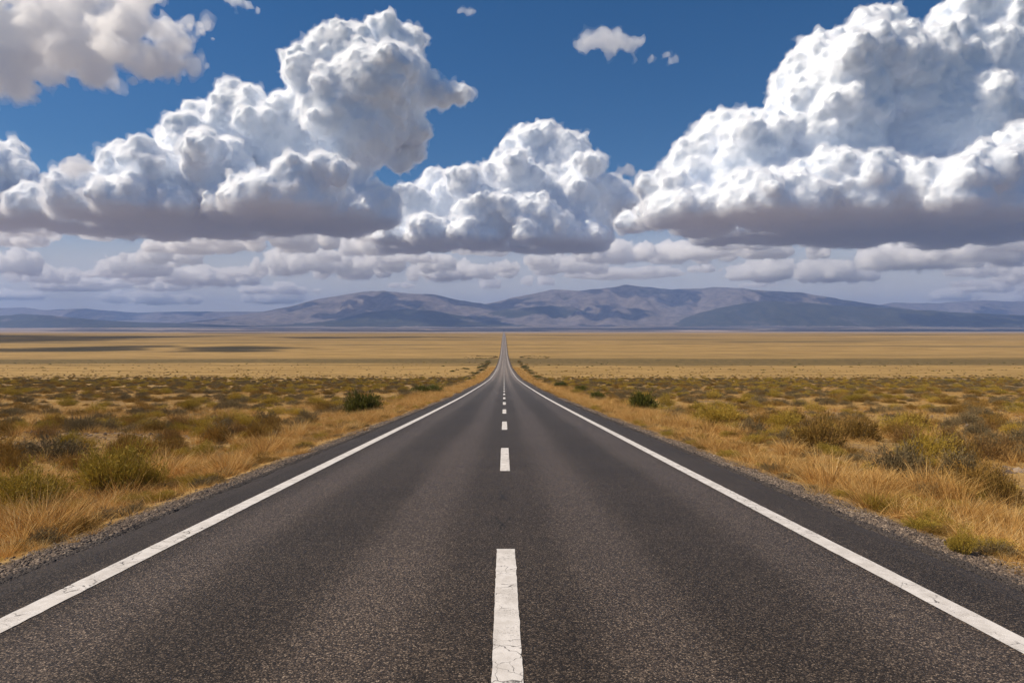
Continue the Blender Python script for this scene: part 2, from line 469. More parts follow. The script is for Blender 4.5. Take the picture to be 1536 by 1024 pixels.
for D, W, wd, sky in RANGES:
    q = np.array(sky, float)
    xs = (q[:, 0] - PX0) * D / F
    hs = (HY - q[:, 1]) * D / F
    h = np.interp(P[:, 0], xs, hs, left=-400, right=-400) - base
    t = np.abs(P[:, 1] + warpd * 0.6 - D) / W
    shape = np.where(t < 1, (1 - t) ** 1.25 * 0.80 + 0.20 * (1 - t * t), 0) + 0.06 * np.exp(-t * 1.3)
    body = h * shape
    er = (spur * 0.27 + spur2 * 0.15 + spur3 * 0.07 - 0.36) * np.clip(t * 2.2, 0.10, 1) * np.clip(1.25 - t, 0, 1)
    z = np.where(h > 0, body + h * er, -50)
    up = z > best
    best = np.where(up, z, best)
    wood_shade_v = np.where(up & (t < 1.1), wd, np.where(up, 0.1, wood_shade_v))
Z = base + np.where(best > 4, best, -12)
mm = grid_mesh("mountains", np.stack([MX.ravel(), MD.ravel(), Z], 1), *MX.shape)
a_ = mm.attributes.new("wood", 'FLOAT', 'POINT')
a_.data.foreach_set('value', wood_shade_v.astype(np.float32))
mm.materials.append(mountain_material())
mo = link(bpy.data.objects.new("mountains", mm))
tag(mo, kind='structure')

# ------------------------------------------------------------------ the air
def haze():
    x, y0, y1, z0, z1 = 36000, -400, 26500, -60, 1230
    v = [(sx * x, y, z) for z in (z0, z1) for y in (y0, y1) for sx in (-1, 1)]
    f = [(0, 2, 3, 1), (4, 5, 7, 6), (0, 1, 5, 4), (2, 6, 7, 3), (0, 4, 6, 2), (1, 3, 7, 5)]
    me = bpy.data.meshes.new("haze"); me.from_pydata(v, [], f); me.update()
    o = link(bpy.data.objects.new("haze", me))
    m = bpy.data.materials.new("haze"); m.use_nodes = True
    nt = m.node_tree
    for n in list(nt.nodes): nt.nodes.remove(n)
    out = nt.nodes.new("ShaderNodeOutputMaterial")
    pv = nt.nodes.new("ShaderNodeVolumePrincipled")
    pv.inputs['Color'].default_value = (0.33, 0.52, 1.0, 1)
    pv.inputs['Density'].default_value = HAZE_DENSITY
    pv.inputs['Anisotropy'].default_value = 0.0
    nt.links.new(pv.outputs[0], out.inputs['Volume'])
    me.materials.append(m)
    tag(o, kind='stuff')
HAZE_DENSITY = 4.0e-5
haze()
# ------------------------------------------------------------------ clouds
import bmesh
def _ico(sub):
    bm = bmesh.new()
    bmesh.ops.create_icosphere(bm, subdivisions=sub, radius=1.0)
    v = np.array([x.co[:] for x in bm.verts])
    f = np.array([[q.index for q in p.verts] for p in bm.faces])
    bm.free()
    return v, f
ICO2 = _ico(2)
ICO1 = _ico(1)

def cloud_material(name, density, aniso=0.5, color=(1, 1, 1)):
    m = bpy.data.materials.new(name)
    m.use_nodes = True
    nt = m.node_tree
    for n in list(nt.nodes): nt.nodes.remove(n)
    o = nt.nodes.new("ShaderNodeOutputMaterial")
    s = nt.nodes.new("ShaderNodeVolumeScatter")
    s.inputs['Color'].default_value = (*color, 1)
    s.inputs['Density'].default_value = density
    s.inputs['Anisotropy'].default_value = aniso
    nt.links.new(s.outputs[0], o.inputs['Volume'])
    return m

def worley(p):
    """distance to the nearest of a jittered grid of points"""
    i = np.floor(p).astype(np.int64)
    f = p - i
    best = np.full(len(p), 9.0)
    for dx in (-1, 0, 1):
        for dy in (-1, 0, 1):
            for dz in (-1, 0, 1):
                h = _perm[_perm[_perm[(i[:, 0] + dx) & 255] + ((i[:, 1] + dy) & 255)] + ((i[:, 2] + dz) & 255)]
                g = _jit[h]
                d2 = (g[:, 0] + dx - f[:, 0]) ** 2 + (g[:, 1] + dy - f[:, 1]) ** 2 + (g[:, 2] + dz - f[:, 2]) ** 2
                best = np.minimum(best, d2)
    return np.minimum(np.sqrt(best), 1.1)
_jit = np.random.default_rng(3).uniform(0, 1, size=(256, 3))

def puff_tree(core, levels, seed, base_z, n0=14):
    """core: (n,4) spheres; each level sows smaller spheres on the ones before it"""
    r = np.random.default_rng(seed)
    allp = [core]
    cur = core
    for lv in range(levels):
        n = n0 if lv == 0 else 10
        k = len(cur)
        d = r.normal(size=(k, n, 3))
        d /= np.linalg.norm(d, axis=2)[:, :, None]
        d[:, :, 2] = np.where(d[:, :, 2] < -0.2, -d[:, :, 2], d[:, :, 2])
        rad = cur[:, None, 3] * r.uniform(0.26, 0.5, size=(k, n))
        pos = cur[:, None, :3] + d * (cur[:, None, 3] * r.uniform(0.75, 1.0, size=(k, n)))[:, :, None]
        cur = np.concatenate([pos, rad[:, :, None]], axis=2).reshape(-1, 4)
        cur = cur[cur[:, 2] > base_z]
        allp.append(cur)
    return np.concatenate(allp)

def remesh(V, Fc, voxel):
    """one closed skin round everything the faces enclose"""
    me = mesh_np("union", V, Fc)
    o = bpy.data.objects.new("union", me)
    scene.collection.objects.link(o)
    md = o.modifiers.new("remesh", 'REMESH')
    md.mode = 'VOXEL'
    md.voxel_size = voxel
    dg = bpy.context.evaluated_depsgraph_get()
    out = bpy.data.meshes.new_from_object(o.evaluated_get(dg))
    bpy.data.objects.remove(o)
    bpy.data.meshes.remove(me)
    return out

def tris(me):
    n = len(me.vertices)
    co = np.empty(n * 3, dtype=np.float32)
    me.vertices.foreach_get('co', co)
    me.calc_loop_triangles()
    tri = np.empty(len(me.loop_triangles) * 3, dtype=np.int32)
    me.loop_triangles.foreach_get('vertices', tri)
    return co.reshape(-1, 3).astype(np.float64), tri.reshape(-1, 3)

def cloud_mesh(name, core, base_z, voxel, seed, levels=3, warp=0.0, base_flat=0.18, fine=1.0, n0=14, skin=32.0, thin=False, mats=None):
    """union of the puffs, flattened at the base, warped and crinkled with noise"""
    P = puff_tree(np.asarray(core, float), levels, seed, base_z, n0)
    P = P[P[:, 3] > voxel * 1.3]
    Vs, Fs, off = [], [], 0
    for sel, (v, f) in ((P[:, 3] > voxel * 3.5, ICO2), (P[:, 3] <= voxel * 3.5, ICO1)):
        Q = P[sel]
        Vs.append((Q[:, None, :3] + v[None] * Q[:, 3][:, None, None]).reshape(-1, 3))
        Fs.append((f[None] + (np.arange(len(Q)) * len(v))[:, None, None]).reshape(-1, 3) + off)
        off += len(Q) * len(v)
    V, Fc = np.concatenate(Vs), np.concatenate(Fs)
    # flat base: squash what hangs below it
    z = V[:, 2] - base_z
    V[:, 2] = base_z + np.where(z < 0, z * base_flat, z)
    me2 = remesh(V, Fc, voxel)
    n = len(me2.vertices)
    co = np.empty(n * 3, dtype=np.float32)
    me2.vertices.foreach_get('co', co)
    co = co.reshape(-1, 3).astype(np.float64)
    no = np.empty(n * 3, dtype=np.float32)
    me2.vertex_normals.foreach_get('vector', no)
    no = no.reshape(-1, 3)
    R = float(np.percentile(P[:, 3], 97))
    up = np.clip((co[:, 2] - base_z) / (R * 0.5), 0.25, 1)[:, None]
    # large and middle warps pull the balls out of round
    w = np.stack([fbm(co / (R * 1.1) + s, 2) for s in (3.1, 47.7, 91.9)], axis=1)
    w2 = np.stack([fbm(co / (R * 0.33) + s, 3) for s in (13.1, 57.7, 71.9)], axis=1)
    co2 = co + (0.35 + 0.65 * up) * (w * R * (0.22 + warp)) + up * w2 * R * (0.10 + warp * 0.4)
    # cauliflower: round lumps of several sizes with creases between them
    patch = np.clip(0.75 + 1.5 * fbm(co / (R * 1.1) + 7.7, 2), 0.12, 1.35)[:, None]
    for wl_, amp in ((R * 0.60, R * 0.15), (R * 0.30, R * 0.11), (R * 0.16, R * 0.055), (R * 0.085, R * 0.018)):
        if wl_ < voxel * 1.6: continue
        bl = (np.sqrt(np.clip(1 - (worley(co2 / wl_ + 5.5) / 0.72) ** 2, 0, 1)) * 0.62 - 0.30)[:, None]
        co2 = co2 + no * bl * amp * 1.75 * fine * up * patch
    co2 = co2 + no * (fbm(co / (voxel * 2.4), 2) * voxel * 0.5 * up[:, 0])[:, None]
    # nested shells: a dense heart and two thinner, more ragged skins
    tri = tris(me2)[1]
    bpy.data.meshes.remove(me2)
    rag1 = fbm(co2 / (R * 0.30) + 31.0, 3)[:, None]
    rag2 = fbm(co2 / (R * 0.50) + 61.0, 3)[:, None]
    rag3 = fbm(co2 / (R * 0.16) + 91.0, 3)[:, None]
    # the skins are thick and torn in some places, hardly there in others
    nl = np.clip(fbm(co2 / (R * 0.8) + 77.0, 3)[:, None] * 2.2 + 0.15, 0, 1)
    thick = np.clip(nl + (1 - up) * 0.5, 0, 1)
    shells = [co2 - no * skin * 0.3,
              co2 + no * skin * (0.10 + thick * (1.8 + 2.6 * rag1 + 1.6 * rag3) + 0.6 * rag3),
              co2 + no * skin * (0.25 + thick * (2.6 + 5.0 * rag2 + 2.5 * rag3) + 1.2 * rag1) + w2 * R * 0.05 * thick]
    if thin: shells = shells[1:]
    Vs, Fs, ids, off = [], [], [], 0
    for i, sh in enumerate(shells):
        q = remesh(sh, tri, voxel * (0.9 if i == 0 and not thin else 1.2))
        c, t = tris(q)
        bpy.data.meshes.remove(q)
        Vs.append(c); Fs.append(t + off); ids.append(np.full(len(t), i)); off += len(c)
    me3 = mesh_np(name, np.concatenate(Vs), np.concatenate(Fs))
    me3.polygons.foreach_set('material_index', np.concatenate(ids).astype(np.int32))
    for m in (mats or M_SHELLS)[-len(shells):]: me3.materials.append(m)
    return me3

def puffs_px(rows, dist, depth, seed):
    """rows of (px, py, r_px[, depth shift in km]) in the photo -> spheres in space, spread in depth"""
    r = np.random.default_rng(seed)
    out = []
    for q in rows:
        d = dist + (q[3] * 1000.0 if len(q) > 3 else r.uniform(-depth, depth))
        c = pix(q[0], q[1], d)
        out.append((c.x, c.y, c.z, q[2] * d / F))
    return np.array(out)

def heart_material():
    m = bpy.data.materials.new("cloud_heart")
    m.use_nodes = True
    nt = m.node_tree
    for n in list(nt.nodes): nt.nodes.remove(n)
    o = nt.nodes.new("ShaderNodeOutputMaterial")
    d = nt.nodes.new("ShaderNodeBsdfPrincipled")
    d.inputs['Base Color'].default_value = (0.85, 0.90, 0.985, 1)
    d.inputs['Roughness'].default_value = 1.0
    d.inputs['Specular IOR Level'].default_value = 0.0
    d.inputs['Subsurface Weight'].default_value = 0.8
    d.inputs['Subsurface Radius'].default_value = (1, 1, 1)
    d.inputs['Subsurface Scale'].default_value = 42.0
    nt.links.new(d.outputs[0], o.inputs['Surface'])
    return m

M_SHELLS = [heart_material(), cloud_material("cloud_skin", 0.0085, 0.3),
            cloud_material("cloud_veil", 0.0022, 0.4)]
M_RAGGED = [cloud_material("cloud_ragged_skin", 0.011, 0.5, (0.955, 0.98, 1.0)), cloud_material("cloud_ragged_veil", 0.005, 0.5)]
M_THIN = [cloud_material("thin_cloud", 0.008, 0.5), cloud_material("thin_veil", 0.0016, 0.5)]
M_LOW = [cloud_material("low_cloud_body", 0.012, 0.4), cloud_material("low_cloud_veil", 0.003, 0.45)]
def slab(x0, x1, d0, d1, base, n, rr, seed, up=0.1):
    """flat-bottomed floor of a cloud between photo columns x0..x1 and distances d0..d1"""
    r = np.random.default_rng(seed)
    out = []
    while len(out) < n:
        u, v = r.uniform(0, 1, 2)
        if abs(2 * u - 1) ** 3 + abs(2 * v - 1) ** 2.5 > 1: continue
        d = d0 + (d1 - d0) * v
        out.append(((x0 + (x1 - x0) * u - PX0) * d / F, d, base + rr * up, rr * r.uniform(0.6, 1.15)))
    return np.array(out)

def big_cloud(core, base, voxel, seed, label, **kw):
    me = cloud_mesh("cumulus_cloud", np.concatenate(core), base, voxel, seed, **kw)
    o = link(bpy.data.objects.new("cumulus_cloud", me))
    # put the origin at the foot of the cloud
    b = np.array(o.bound_box)
    c = Vector((b[:, 0].mean(), b[:, 1].mean(), b[:, 2].min()))
    me.transform(Matrix.Translation(-c))
    o.location = c
    tag(o, label, "cloud")
    return o

CL_A = [(468,112,36),(520,90,40),(590,78,38),(612,118,32),(555,130,62),(600,150,40),(510,135,58),(540,195,58),(590,190,36),(500,165,55),
        (360,172,38),(330,205,45),(410,205,48),(480,180,45),(490,230,70),(400,245,70),(300,235,50),(268,225,30),
        (190,262,32,-.6),(110,280,26,-.4),(235,262,42,-.7),(150,290,30,-.5),(330,270,50,-.5),(430,270,50),(510,250,45),(60,290,24,0),
        (690,142,15,0),(665,146,17,0),(640,142,20,0),(622,200,20,0),(625,230,14,.2),(600,240,20,.2),
        (300,228,26,-1.0),(440,262,24,-1.3),(480,252,22,-1.2),(505,262,20,-1.2)]
CL_B = [(818,214,26),(795,232,36),(838,240,38),(770,275,36),(884,250,22),(820,290,60),(865,300,45),(693,275,24),(668,295,34),(712,280,20),
        (622,318,32),(650,330,32),(720,325,34),(750,325,36,-.4),(792,330,36,-.5),(590,336,20),(560,345,14),(920,300,26),(890,325,34),(948,300,16),(830,345,26,-.6)]
CL_C = [(1290,95,58),(1232,112,48),(1345,100,50),(1260,140,70),(1200,130,36),(1330,160,85),(1200,180,46),(1250,215,70),(1180,215,46),
        (1072,206,28),(1042,232,26),(1105,208,36),(1130,235,50),(1030,265,34),(1100,275,55),(1000,305,30,0),(975,325,22,0.2),(945,338,18,.5),(1060,310,40),(1160,290,55,-.5),
        (1250,285,50,-.9),(1310,275,38,-1.1),(1360,280,34,-1.2),(1205,300,30,-.9),(1440,268,34,-1.3),(1490,255,36,-1.3),(1400,282,30,-1.2),(1530,235,40,-1.1),(1560,270,50,-1.0),
        (1400,200,90),(1440,120,70,.5),(1480,40,65,.6),(1530,20,70,.6),(1510,100,75,.4),(1440,55,30,.4),(1560,150,80,.3),(1480,190,70,.4),(1600,60,80,.4),(1620,200,80,.4),(1422,30,20,.4)]
CL_D = [(-60,40,50),(-20,110,40),(30,135,22),(20,60,60),(90,30,55),(130,90,48),(180,60,45),(70,95,50),(215,95,36),(250,95,28),(285,98,16),(312,97,9),
        (190,20,45),(215,-10,30),(120,-20,50),(250,45,24),(280,35,14),(305,42,11),(320,58,7),(270,70,22),(165,118,16),(150,115,20),(20,-30,60),(-100,-20,70),(30,120,20),(45,140,12)]

big_cloud([puffs_px(CL_A, 9400, 500, 3), slab(70, 560, 8100, 10600, 1500, 60, 330, 4)], 1500, 19, 5,
          "tall white cumulus leaning right over the left plain, with a long dark flat base")
big_cloud([puffs_px(CL_B, 11800, 500, 13), slab(560, 900, 10900, 12700, 1500, 40, 300, 14)], 1500, 22, 15,
          "mid sized white cumulus tower standing above the gap between the mountains, over the road's end")
big_cloud([puffs_px(CL_C, 9600, 450, 23), slab(985, 1560, 8300, 11600, 1500, 70, 380, 24), slab(1300, 1750, 8000, 10500, 1500, 30, 380, 25)], 1500, 20, 25,
          "biggest cumulus bank, filling the upper right sky with a dark blue grey base")
_r = np.random.default_rng(36)
CL_D2 = []
for q in CL_D:
    for j in range(4):
        a_ = _r.uniform(0, 6.283); k_ = q[2] * _r.uniform(0.3, 0.95)
        CL_D2.append((q[0] + k_ * math.cos(a_) * 1.1, q[1] + k_ * math.sin(a_) * 0.8, q[2] * _r.uniform(0.22, 0.5)))
big_cloud([puffs_px(CL_D2 + [(q[0], q[1], q[2] * 0.7) for q in CL_D], 3900, 300, 33) * np.array([1, 1, 1, 0.8])], 1350, 11, 35,
          "flat grey bellied cloud cut off by the top left corner of the sky", skin=24, warp=0.30, mats=M_RAGGED, thin=True, base_flat=0.9)
big_cloud([puffs_px([(12,238,22),(-10,260,34),(30,262,20),(40,290,20),(0,295,30),(70,300,18),(-30,300,40)], 9500, 250, 43), slab(-80, 90, 8900, 10000, 1560, 12, 260, 44)], 1560, 22, 45,
          "small white cumulus cut by the left edge of the sky", levels=2)
for k, (rows, lab) in enumerate([
    ([(868,70,9),(885,64,13),(905,58,15),(925,62,14),(945,66,11),(962,64,8),(975,88,6),(955,90,5),(915,72,12)], "small lone thin cloud high in the blue between the two tall cumulus"),
    ([(1000,82,6),(1008,92,6),(1014,88,4)], "faint torn wisp just right of the small lone cloud"),
    ([(930,258,6),(942,255,8),(950,259,5)], "tiny puff of cloud right of the middle cumulus tower"),
    ([(100,252,10),(114,246,13),(128,252,9),(112,256,12)], "small round puff above the left end of the long cloud base"),
    ([(690,18,5),(700,20,5),(712,17,4)], "very thin wisp near the top middle of the sky"),
    ([(355,2,8),(372,8,7),(385,12,4),(340,-4,9)], "thin wisp cut by the top edge of the sky right of the corner cloud")]):
    core = puffs_px(rows, 6500, 60, 50 + k)
    core[:, 3] *= 0.85
    big_cloud([core], -1e6, 13, 60 + k, lab, skin=22, warp=0.8, thin=True, mats=M_THIN, levels=2)

# the low rows of fair-weather clouds towards the horizon
HUM = []
for k in range(7):
    r = np.random.default_rng(200 + k)
    n = 16
    core = []
    for j in range(n):
        a, q = r.uniform(0, 6.28), math.sqrt(r.uniform(0, 1))
        x, y = math.cos(a) * q, math.sin(a) * q
        core.append((x * 900, y * 500, 60 + r.uniform(0, 130) * (1 - q * 0.7), r.uniform(110, 230) * (1.15 - 0.5 * q)))
    HUM.append(cloud_mesh("low_cloud", np.array(core), 0.0, 21, 210 + k, levels=2, skin=34, warp=0.30, base_flat=0.25, thin=True, mats=M_LOW))
HUM_LABEL = "low flat bottomed cumulus in the rows above the horizon"
def low_cloud(px, wpx, y_base, hpx, base, k, flip):
    d = F * base / (HY - y_base)
    o = link(bpy.data.objects.new("low_cloud", HUM[k % len(HUM)]))
    o.location = pix(px, y_base, d)
    sx, sz = wpx * d / F / 2100.0, hpx * d / F / 420.0
    o.scale = (sx * flip, min(max(sx, 0.7), 2.2), sz)
    o.rotation_euler.z = 0.25 * math.sin(k * 2.1)
    tag(o, HUM_LABEL, "cloud", "low clouds above the horizon")
LOW = [(90,200,347,20),(20,130,352,18),(290,240,372,26),(440,180,368,42),(240,130,391,26),(560,130,376,34),(470,190,405,40),(610,180,402,28),(700,170,414,24),
       (915,150,387,36),(1010,160,388,28),(1130,220,382,26),(1350,220,395,42),(1470,200,388,46),(1200,220,417,26),
       (170,110,414,15),(245,100,432,20),(110,170,432,14),(1100,120,372,14),(1530,150,372,34)]
for i, (px, w, y, h) in enumerate(LOW):
    low_cloud(px, w, y, h, 1480, i, 1 if i % 2 else -1)
_r = random.Random(5)
for i in range(48):
    y = 405 + 60 * _r.random() ** 0.8
    s = (HY - y) / 85.0
    px = _r.uniform(-60, 1600)
    if y > 428 and 430 < px < 1340: continue
    low_cloud(px, _r.uniform(110, 260) * (0.45 + s * 0.5), y, _r.uniform(14, 34) * (0.35 + 0.7 * s), 1480 + _r.uniform(-60, 90), _r.randrange(7), _r.choice((1, -1)))

_r = random.Random(9)
for i in range(44):
    y = 356 + 82 * _r.random()
    s = (HY - y) / 110.0
    low_cloud(_r.uniform(-40, 1580), _r.uniform(40, 105) * (0.4 + 0.6 * s), y, _r.uniform(11, 24) * (0.35 + 0.65 * s), 1480 + _r.uniform(-40, 160), _r.randrange(7), _r.choice((1, -1)))
# clouds overhead to the left, above the top of the picture: their shadows lie on the plain
for sx_, sd_, wx, wd, k in ((-620, 1060, 560, 330, 0), (-2350, 2000, 3600, 1700, 1), (-420, 1850, 800, 260, 2), (150, 2250, 300, 120, 3), (1500, 2600, 420, 140, 4)):
    H = 1420.0
    q = H / math.tan(math.radians(SUN_EL))
    o = link(bpy.data.objects.new("low_cloud", HUM[k]))
    o.location = (sx_ + math.sin(_az) * q, sd_ + math.cos(_az) * q, H)
    o.scale = (wx / 2000.0, wd / 1200.0, 0.35)
    tag(o, "flat cloud overhead beyond the picture's edge, known by its shadow on the plain", "cloud", "clouds overhead that shade the plain")

# an added milky volume at low-cloud height, standing in for pale haze at the horizon
def veil_layer():
    x, y0, y1, z0, z1 = 60000, 12500, 75000, 1290, 2300
    v = [(sx * x, y, z) for z in (z0, z1) for y in (y0, y1) for sx in (-1, 1)]
    f = [(0, 2, 3, 1), (4, 5, 7, 6), (0, 1, 5, 4), (2, 6, 7, 3), (0, 4, 6, 2), (1, 3, 7, 5)]
    me = bpy.data.meshes.new("haze_layer"); me.from_pydata(v, [], f); me.update()
    o = link(bpy.data.objects.new("haze_layer", me))
    me.materials.append(cloud_material("milky_layer", 1.15e-4, 0.0))
    tag(o, kind='stuff')
veil_layer()
# ------------------------------------------------------------------ plants: ribbon meshes
def ribbons(p0, dirs, length, width, bend, nseg, seed, tone, taper=0.85, tip=0.0):
    """n tapering ribbons from p0 along dirs, bending outward and down by bend; returns verts, quads, tone per vertex"""
    r = np.random.default_rng(seed)
    n = len(p0)
    up = np.array([0, 0, 1.0])
    side = np.cross(dirs, r.normal(size=(n, 3)))
    side /= np.linalg.norm(side, axis=1)[:, None] + 1e-9
    out = dirs.copy(); out[:, 2] = 0
    out /= np.linalg.norm(out, axis=1)[:, None] + 1e-9
    ts = np.linspace(0, 1, nseg + 1)
    V = np.empty((n, nseg + 1, 2, 3))
    for k, t in enumerate(ts):
        c = p0 + dirs * (length * t)[:, None] + (out * 0.7 - up * 0.55) * (bend * length * t * t)[:, None]
        w = (width * (1 - taper * t) * 0.5)[:, None]
        V[:, k, 0] = c - side * w
        V[:, k, 1] = c + side * w
    i = (np.arange(n) * (nseg + 1) * 2)[:, None] + np.arange(nseg)[None] * 2
    Q = np.stack([i, i + 1, i + 3, i + 2], -1).reshape(-1, 4)
    return V.reshape(-1, 3), Q, (tone[:, None] + tip * (np.repeat(ts, 2) - 0.5)[None]).ravel()

def join(parts):
    Vs, Qs, Ts, off = [], [], [], 0
    for v, q, t in parts:
        Vs.append(v); Qs.append(q + off); Ts.append(t); off += len(v)
    return np.concatenate(Vs), np.concatenate(Qs), np.concatenate(Ts)

def plant_mesh(name, parts, mat):
    v, q, t = join(parts)
    me = mesh_np(name, v, q, smooth=False)
    a = me.attributes.new("tone", 'FLOAT', 'POINT')
    a.data.foreach_set('value', t.astype(np.float32))
    me.materials.append(mat)
    return me

def fan(n, r, spread, rb, aim=1.0):
    """base points and upward directions fanning out from the root"""
    az = r.uniform(0, 2 * math.pi, n)
    q = np.sqrt(r.uniform(0, 1, n))
    th = q * spread * aim
    d = np.stack([np.sin(th) * np.cos(az), np.sin(th) * np.sin(az), np.cos(th)], 1)
    p = np.stack([rb * q * np.cos(az + r.normal(0, 0.5, n)), rb * q * np.sin(az + r.normal(0, 0.5, n)), np.full(n, -0.04)], 1)
    return p, d, th

def grass_tuft(name, seed, n, h, rb, spread, mat, w=0.008):
    r = np.random.default_rng(seed)
    p, d, th = fan(n, r, spread, rb)
    L = h * r.uniform(0.45, 1.1, n)
    return plant_mesh(name, [ribbons(p, d, L, np.full(n, w) * r.uniform(0.7, 1.3, n), r.uniform(0.05, 0.55, n), 4, seed + 1, r.uniform(0.05, 0.95, n) ** 1.2, tip=0.45)], mat)

def broom(name, seed, n, h, rb, spread, mat, leaf, nleaf, lw, leafmin=0.35):
    """bush of upright stems that carry narrow leaves: rabbitbrush, sage"""
    r = np.random.default_rng(seed)
    # lobes give the bush a lumpy outline
    lob = r.normal(size=(7, 3)); lob[:, 2] = np.abs(lob[:, 2]) * 0.6
    lob /= np.linalg.norm(lob, axis=1)[:, None]
    lh = r.uniform(0.75, 1.15, 7)
    p, d, th = fan(n, r, spread, rb)
    k = np.argmax(d @ lob.T, axis=1)
    close = np.max(d @ lob.T, axis=1)
    L = h * lh[k] * (0.55 + 0.45 * np.clip((close - 0.6) / 0.4, 0, 1)) * r.uniform(0.72, 1.08, n) / np.maximum(np.cos(th * 0.75), 0.45) ** 0.5
    bend = r.uniform(-0.10, 0.22, n)
    tone = np.clip(0.5 + 0.25 * r.normal(size=n) + 0.15 * (lh[k] - 0.95) / 0.2, 0, 1)
    stems = ribbons(p, d, L, np.full(n, 0.005), bend, 3, seed + 1, np.zeros(n) + 0.1)
    # leaves along the outer part of each stem
    tt = leafmin + (1.02 - leafmin) * r.uniform(0, 1, (n, nleaf)) ** 0.8
    out = d.copy(); out[:, 2] = 0
    out /= np.linalg.norm(out, axis=1)[:, None] + 1e-9
    c = p[:, None] + d[:, None] * (L[:, None] * tt)[:, :, None] + (out * 0.7 - np.array([0, 0, 0.55]))[:, None] * (bend[:, None] * L[:, None] * tt ** 2)[:, :, None]
    c = c + r.normal(size=c.shape) * leaf * 0.35
    ld = d[:, None] * 0.9 + r.normal(size=c.shape) * 0.55 + np.array([0, 0, 0.35])
    ld /= np.linalg.norm(ld, axis=2)[:, :, None]
    m = n * nleaf
    lt = np.clip(np.repeat(tone, nleaf) + 0.18 * r.normal(size=m), 0, 1)
    leaves = ribbons(c.reshape(-1, 3), ld.reshape(-1, 3), leaf * r.uniform(0.6, 1.3, m), np.full(m, lw) * r.uniform(0.7, 1.3, m), r.uniform(0, 0.4, m), 1, seed + 2, lt, taper=0.5)
    return leaves, stems

M_GOLD = simple_material("dry_grass", [(0.0, (0.125, 0.061, 0.019)), (0.25, (0.317, 0.157, 0.038)), (0.48, (0.601, 0.334, 0.087)), (0.70, (0.808, 0.530, 0.189)), (1.0, (0.850, 0.721, 0.397))], 0.65, 0.25, 0.30)
M_GREEN = simple_material("rabbitbrush_leaf", [(0.0, (0.182, 0.138, 0.020)), (0.4, (0.356, 0.257, 0.037)), (0.75, (0.575, 0.390, 0.063)), (1.0, (0.807, 0.496, 0.089))], 0.7, 0.2, 0.2)
M_SAGE = simple_material("sage_leaf", [(0.0, (0.109, 0.085, 0.045)), (0.4, (0.197, 0.148, 0.073)), (0.75, (0.291, 0.218, 0.106)), (1.0, (0.408, 0.295, 0.144))], 0.8, 0.15, 0.15)
M_OLIVE = simple_material("olive_leaf", [(0.0, (0.134, 0.085, 0.020)), (0.4, (0.261, 0.157, 0.035)), (0.75, (0.408, 0.236, 0.053)), (1.0, (0.567, 0.314, 0.075))], 0.75, 0.2, 0.2)
M_DARKG = simple_material("dark_green_leaf", [(0.0, (0.056, 0.064, 0.012)), (0.5, (0.116, 0.121, 0.020)), (1.0, (0.244, 0.211, 0.036))], 0.6, 0.3, 0.15)
M_RUST = simple_material("rusty_leaf", [(0.0, (0.162, 0.086, 0.032)), (0.5, (0.311, 0.179, 0.057)), (1.0, (0.486, 0.300, 0.101))], 0.8, 0.15, 0.2)
M_STRAW = simple_material("straw", [(0.0, (0.269, 0.151, 0.046)), (0.35, (0.490, 0.286, 0.087)), (0.7, (0.686, 0.437, 0.159)), (1.0, (0.833, 0.584, 0.275))], 0.7, 0.2, 0.3)
M_TWIG = simple_material("twig", [(0.0, (0.085, 0.065, 0.048)), (1.0, (0.16, 0.125, 0.09))], 0.9, 0.1)

KINDS = {}
def kind(key, mat, seeds, **k):
    lst = []
    for s in seeds:
        lv, st = broom(key, s, mat=mat, **k)
        fol = plant_mesh(key + "_foliage", [lv], mat)
        stm = plant_mesh(key + "_stems", [st], M_TWIG)
        v, q, t = join([lv, st])
        whole = mesh_np(key, v, q, smooth=False)
        a = whole.attributes.new("tone", 'FLOAT', 'POINT'); a.data.foreach_set('value', t.astype(np.float32))
        whole.materials.append(mat); whole.materials.append(M_TWIG)
        idx = np.zeros(len(q), dtype=np.int32); idx[len(lv[1]):] = 1
        whole.polygons.foreach_set('material_index', idx)
        co = v
        size = (float(np.percentile(np.abs(co[:, :2]), 99)) * 2, float(np.percentile(co[:, 2], 99.3)))
        lst.append((fol, stm, whole, size))
    KINDS[key] = lst
# each about a metre wide; scaled to size when planted
kind("rabbitbrush", M_GREEN, (11, 12, 13), n=420, h=0.62, rb=0.16, spread=1.15, leaf=0.050, nleaf=14, lw=0.0085, leafmin=0.40)
kind("sagebrush", M_SAGE, (21, 22, 23, 24), n=380, h=0.50, rb=0.20, spread=1.42, leaf=0.038, nleaf=14, lw=0.010, leafmin=0.45)
kind("olive_shrub", M_OLIVE, (31, 32, 33), n=380, h=0.52, rb=0.20, spread=1.35, leaf=0.045, nleaf=14, lw=0.0085, leafmin=0.42)
kind("green_bush", M_DARKG, (41, 42), n=520, h=0.62, rb=0.18, spread=1.45, leaf=0.05, nleaf=22, lw=0.022, leafmin=0.30)
kind("rusty_shrub", M_RUST, (51, 52), n=340, h=0.46, rb=0.2, spread=1.35, leaf=0.045, nleaf=12, lw=0.0085, leafmin=0.4)
TUFTS = [grass_tuft("grass_tuft", 61 + k, 90, h, rb, sp, M_GOLD) for k, (h, rb, sp) in enumerate([(0.46, 0.12, 0.75), (0.40, 0.16, 0.9), (0.52, 0.10, 0.6), (0.33, 0.18, 1.05), (0.44, 0.14, 0.95)])]
BUNCH = [grass_tuft("bunch_grass", 71 + k, 420, 0.62, 0.16, 0.85, M_GOLD, 0.005) for k in range(3)]
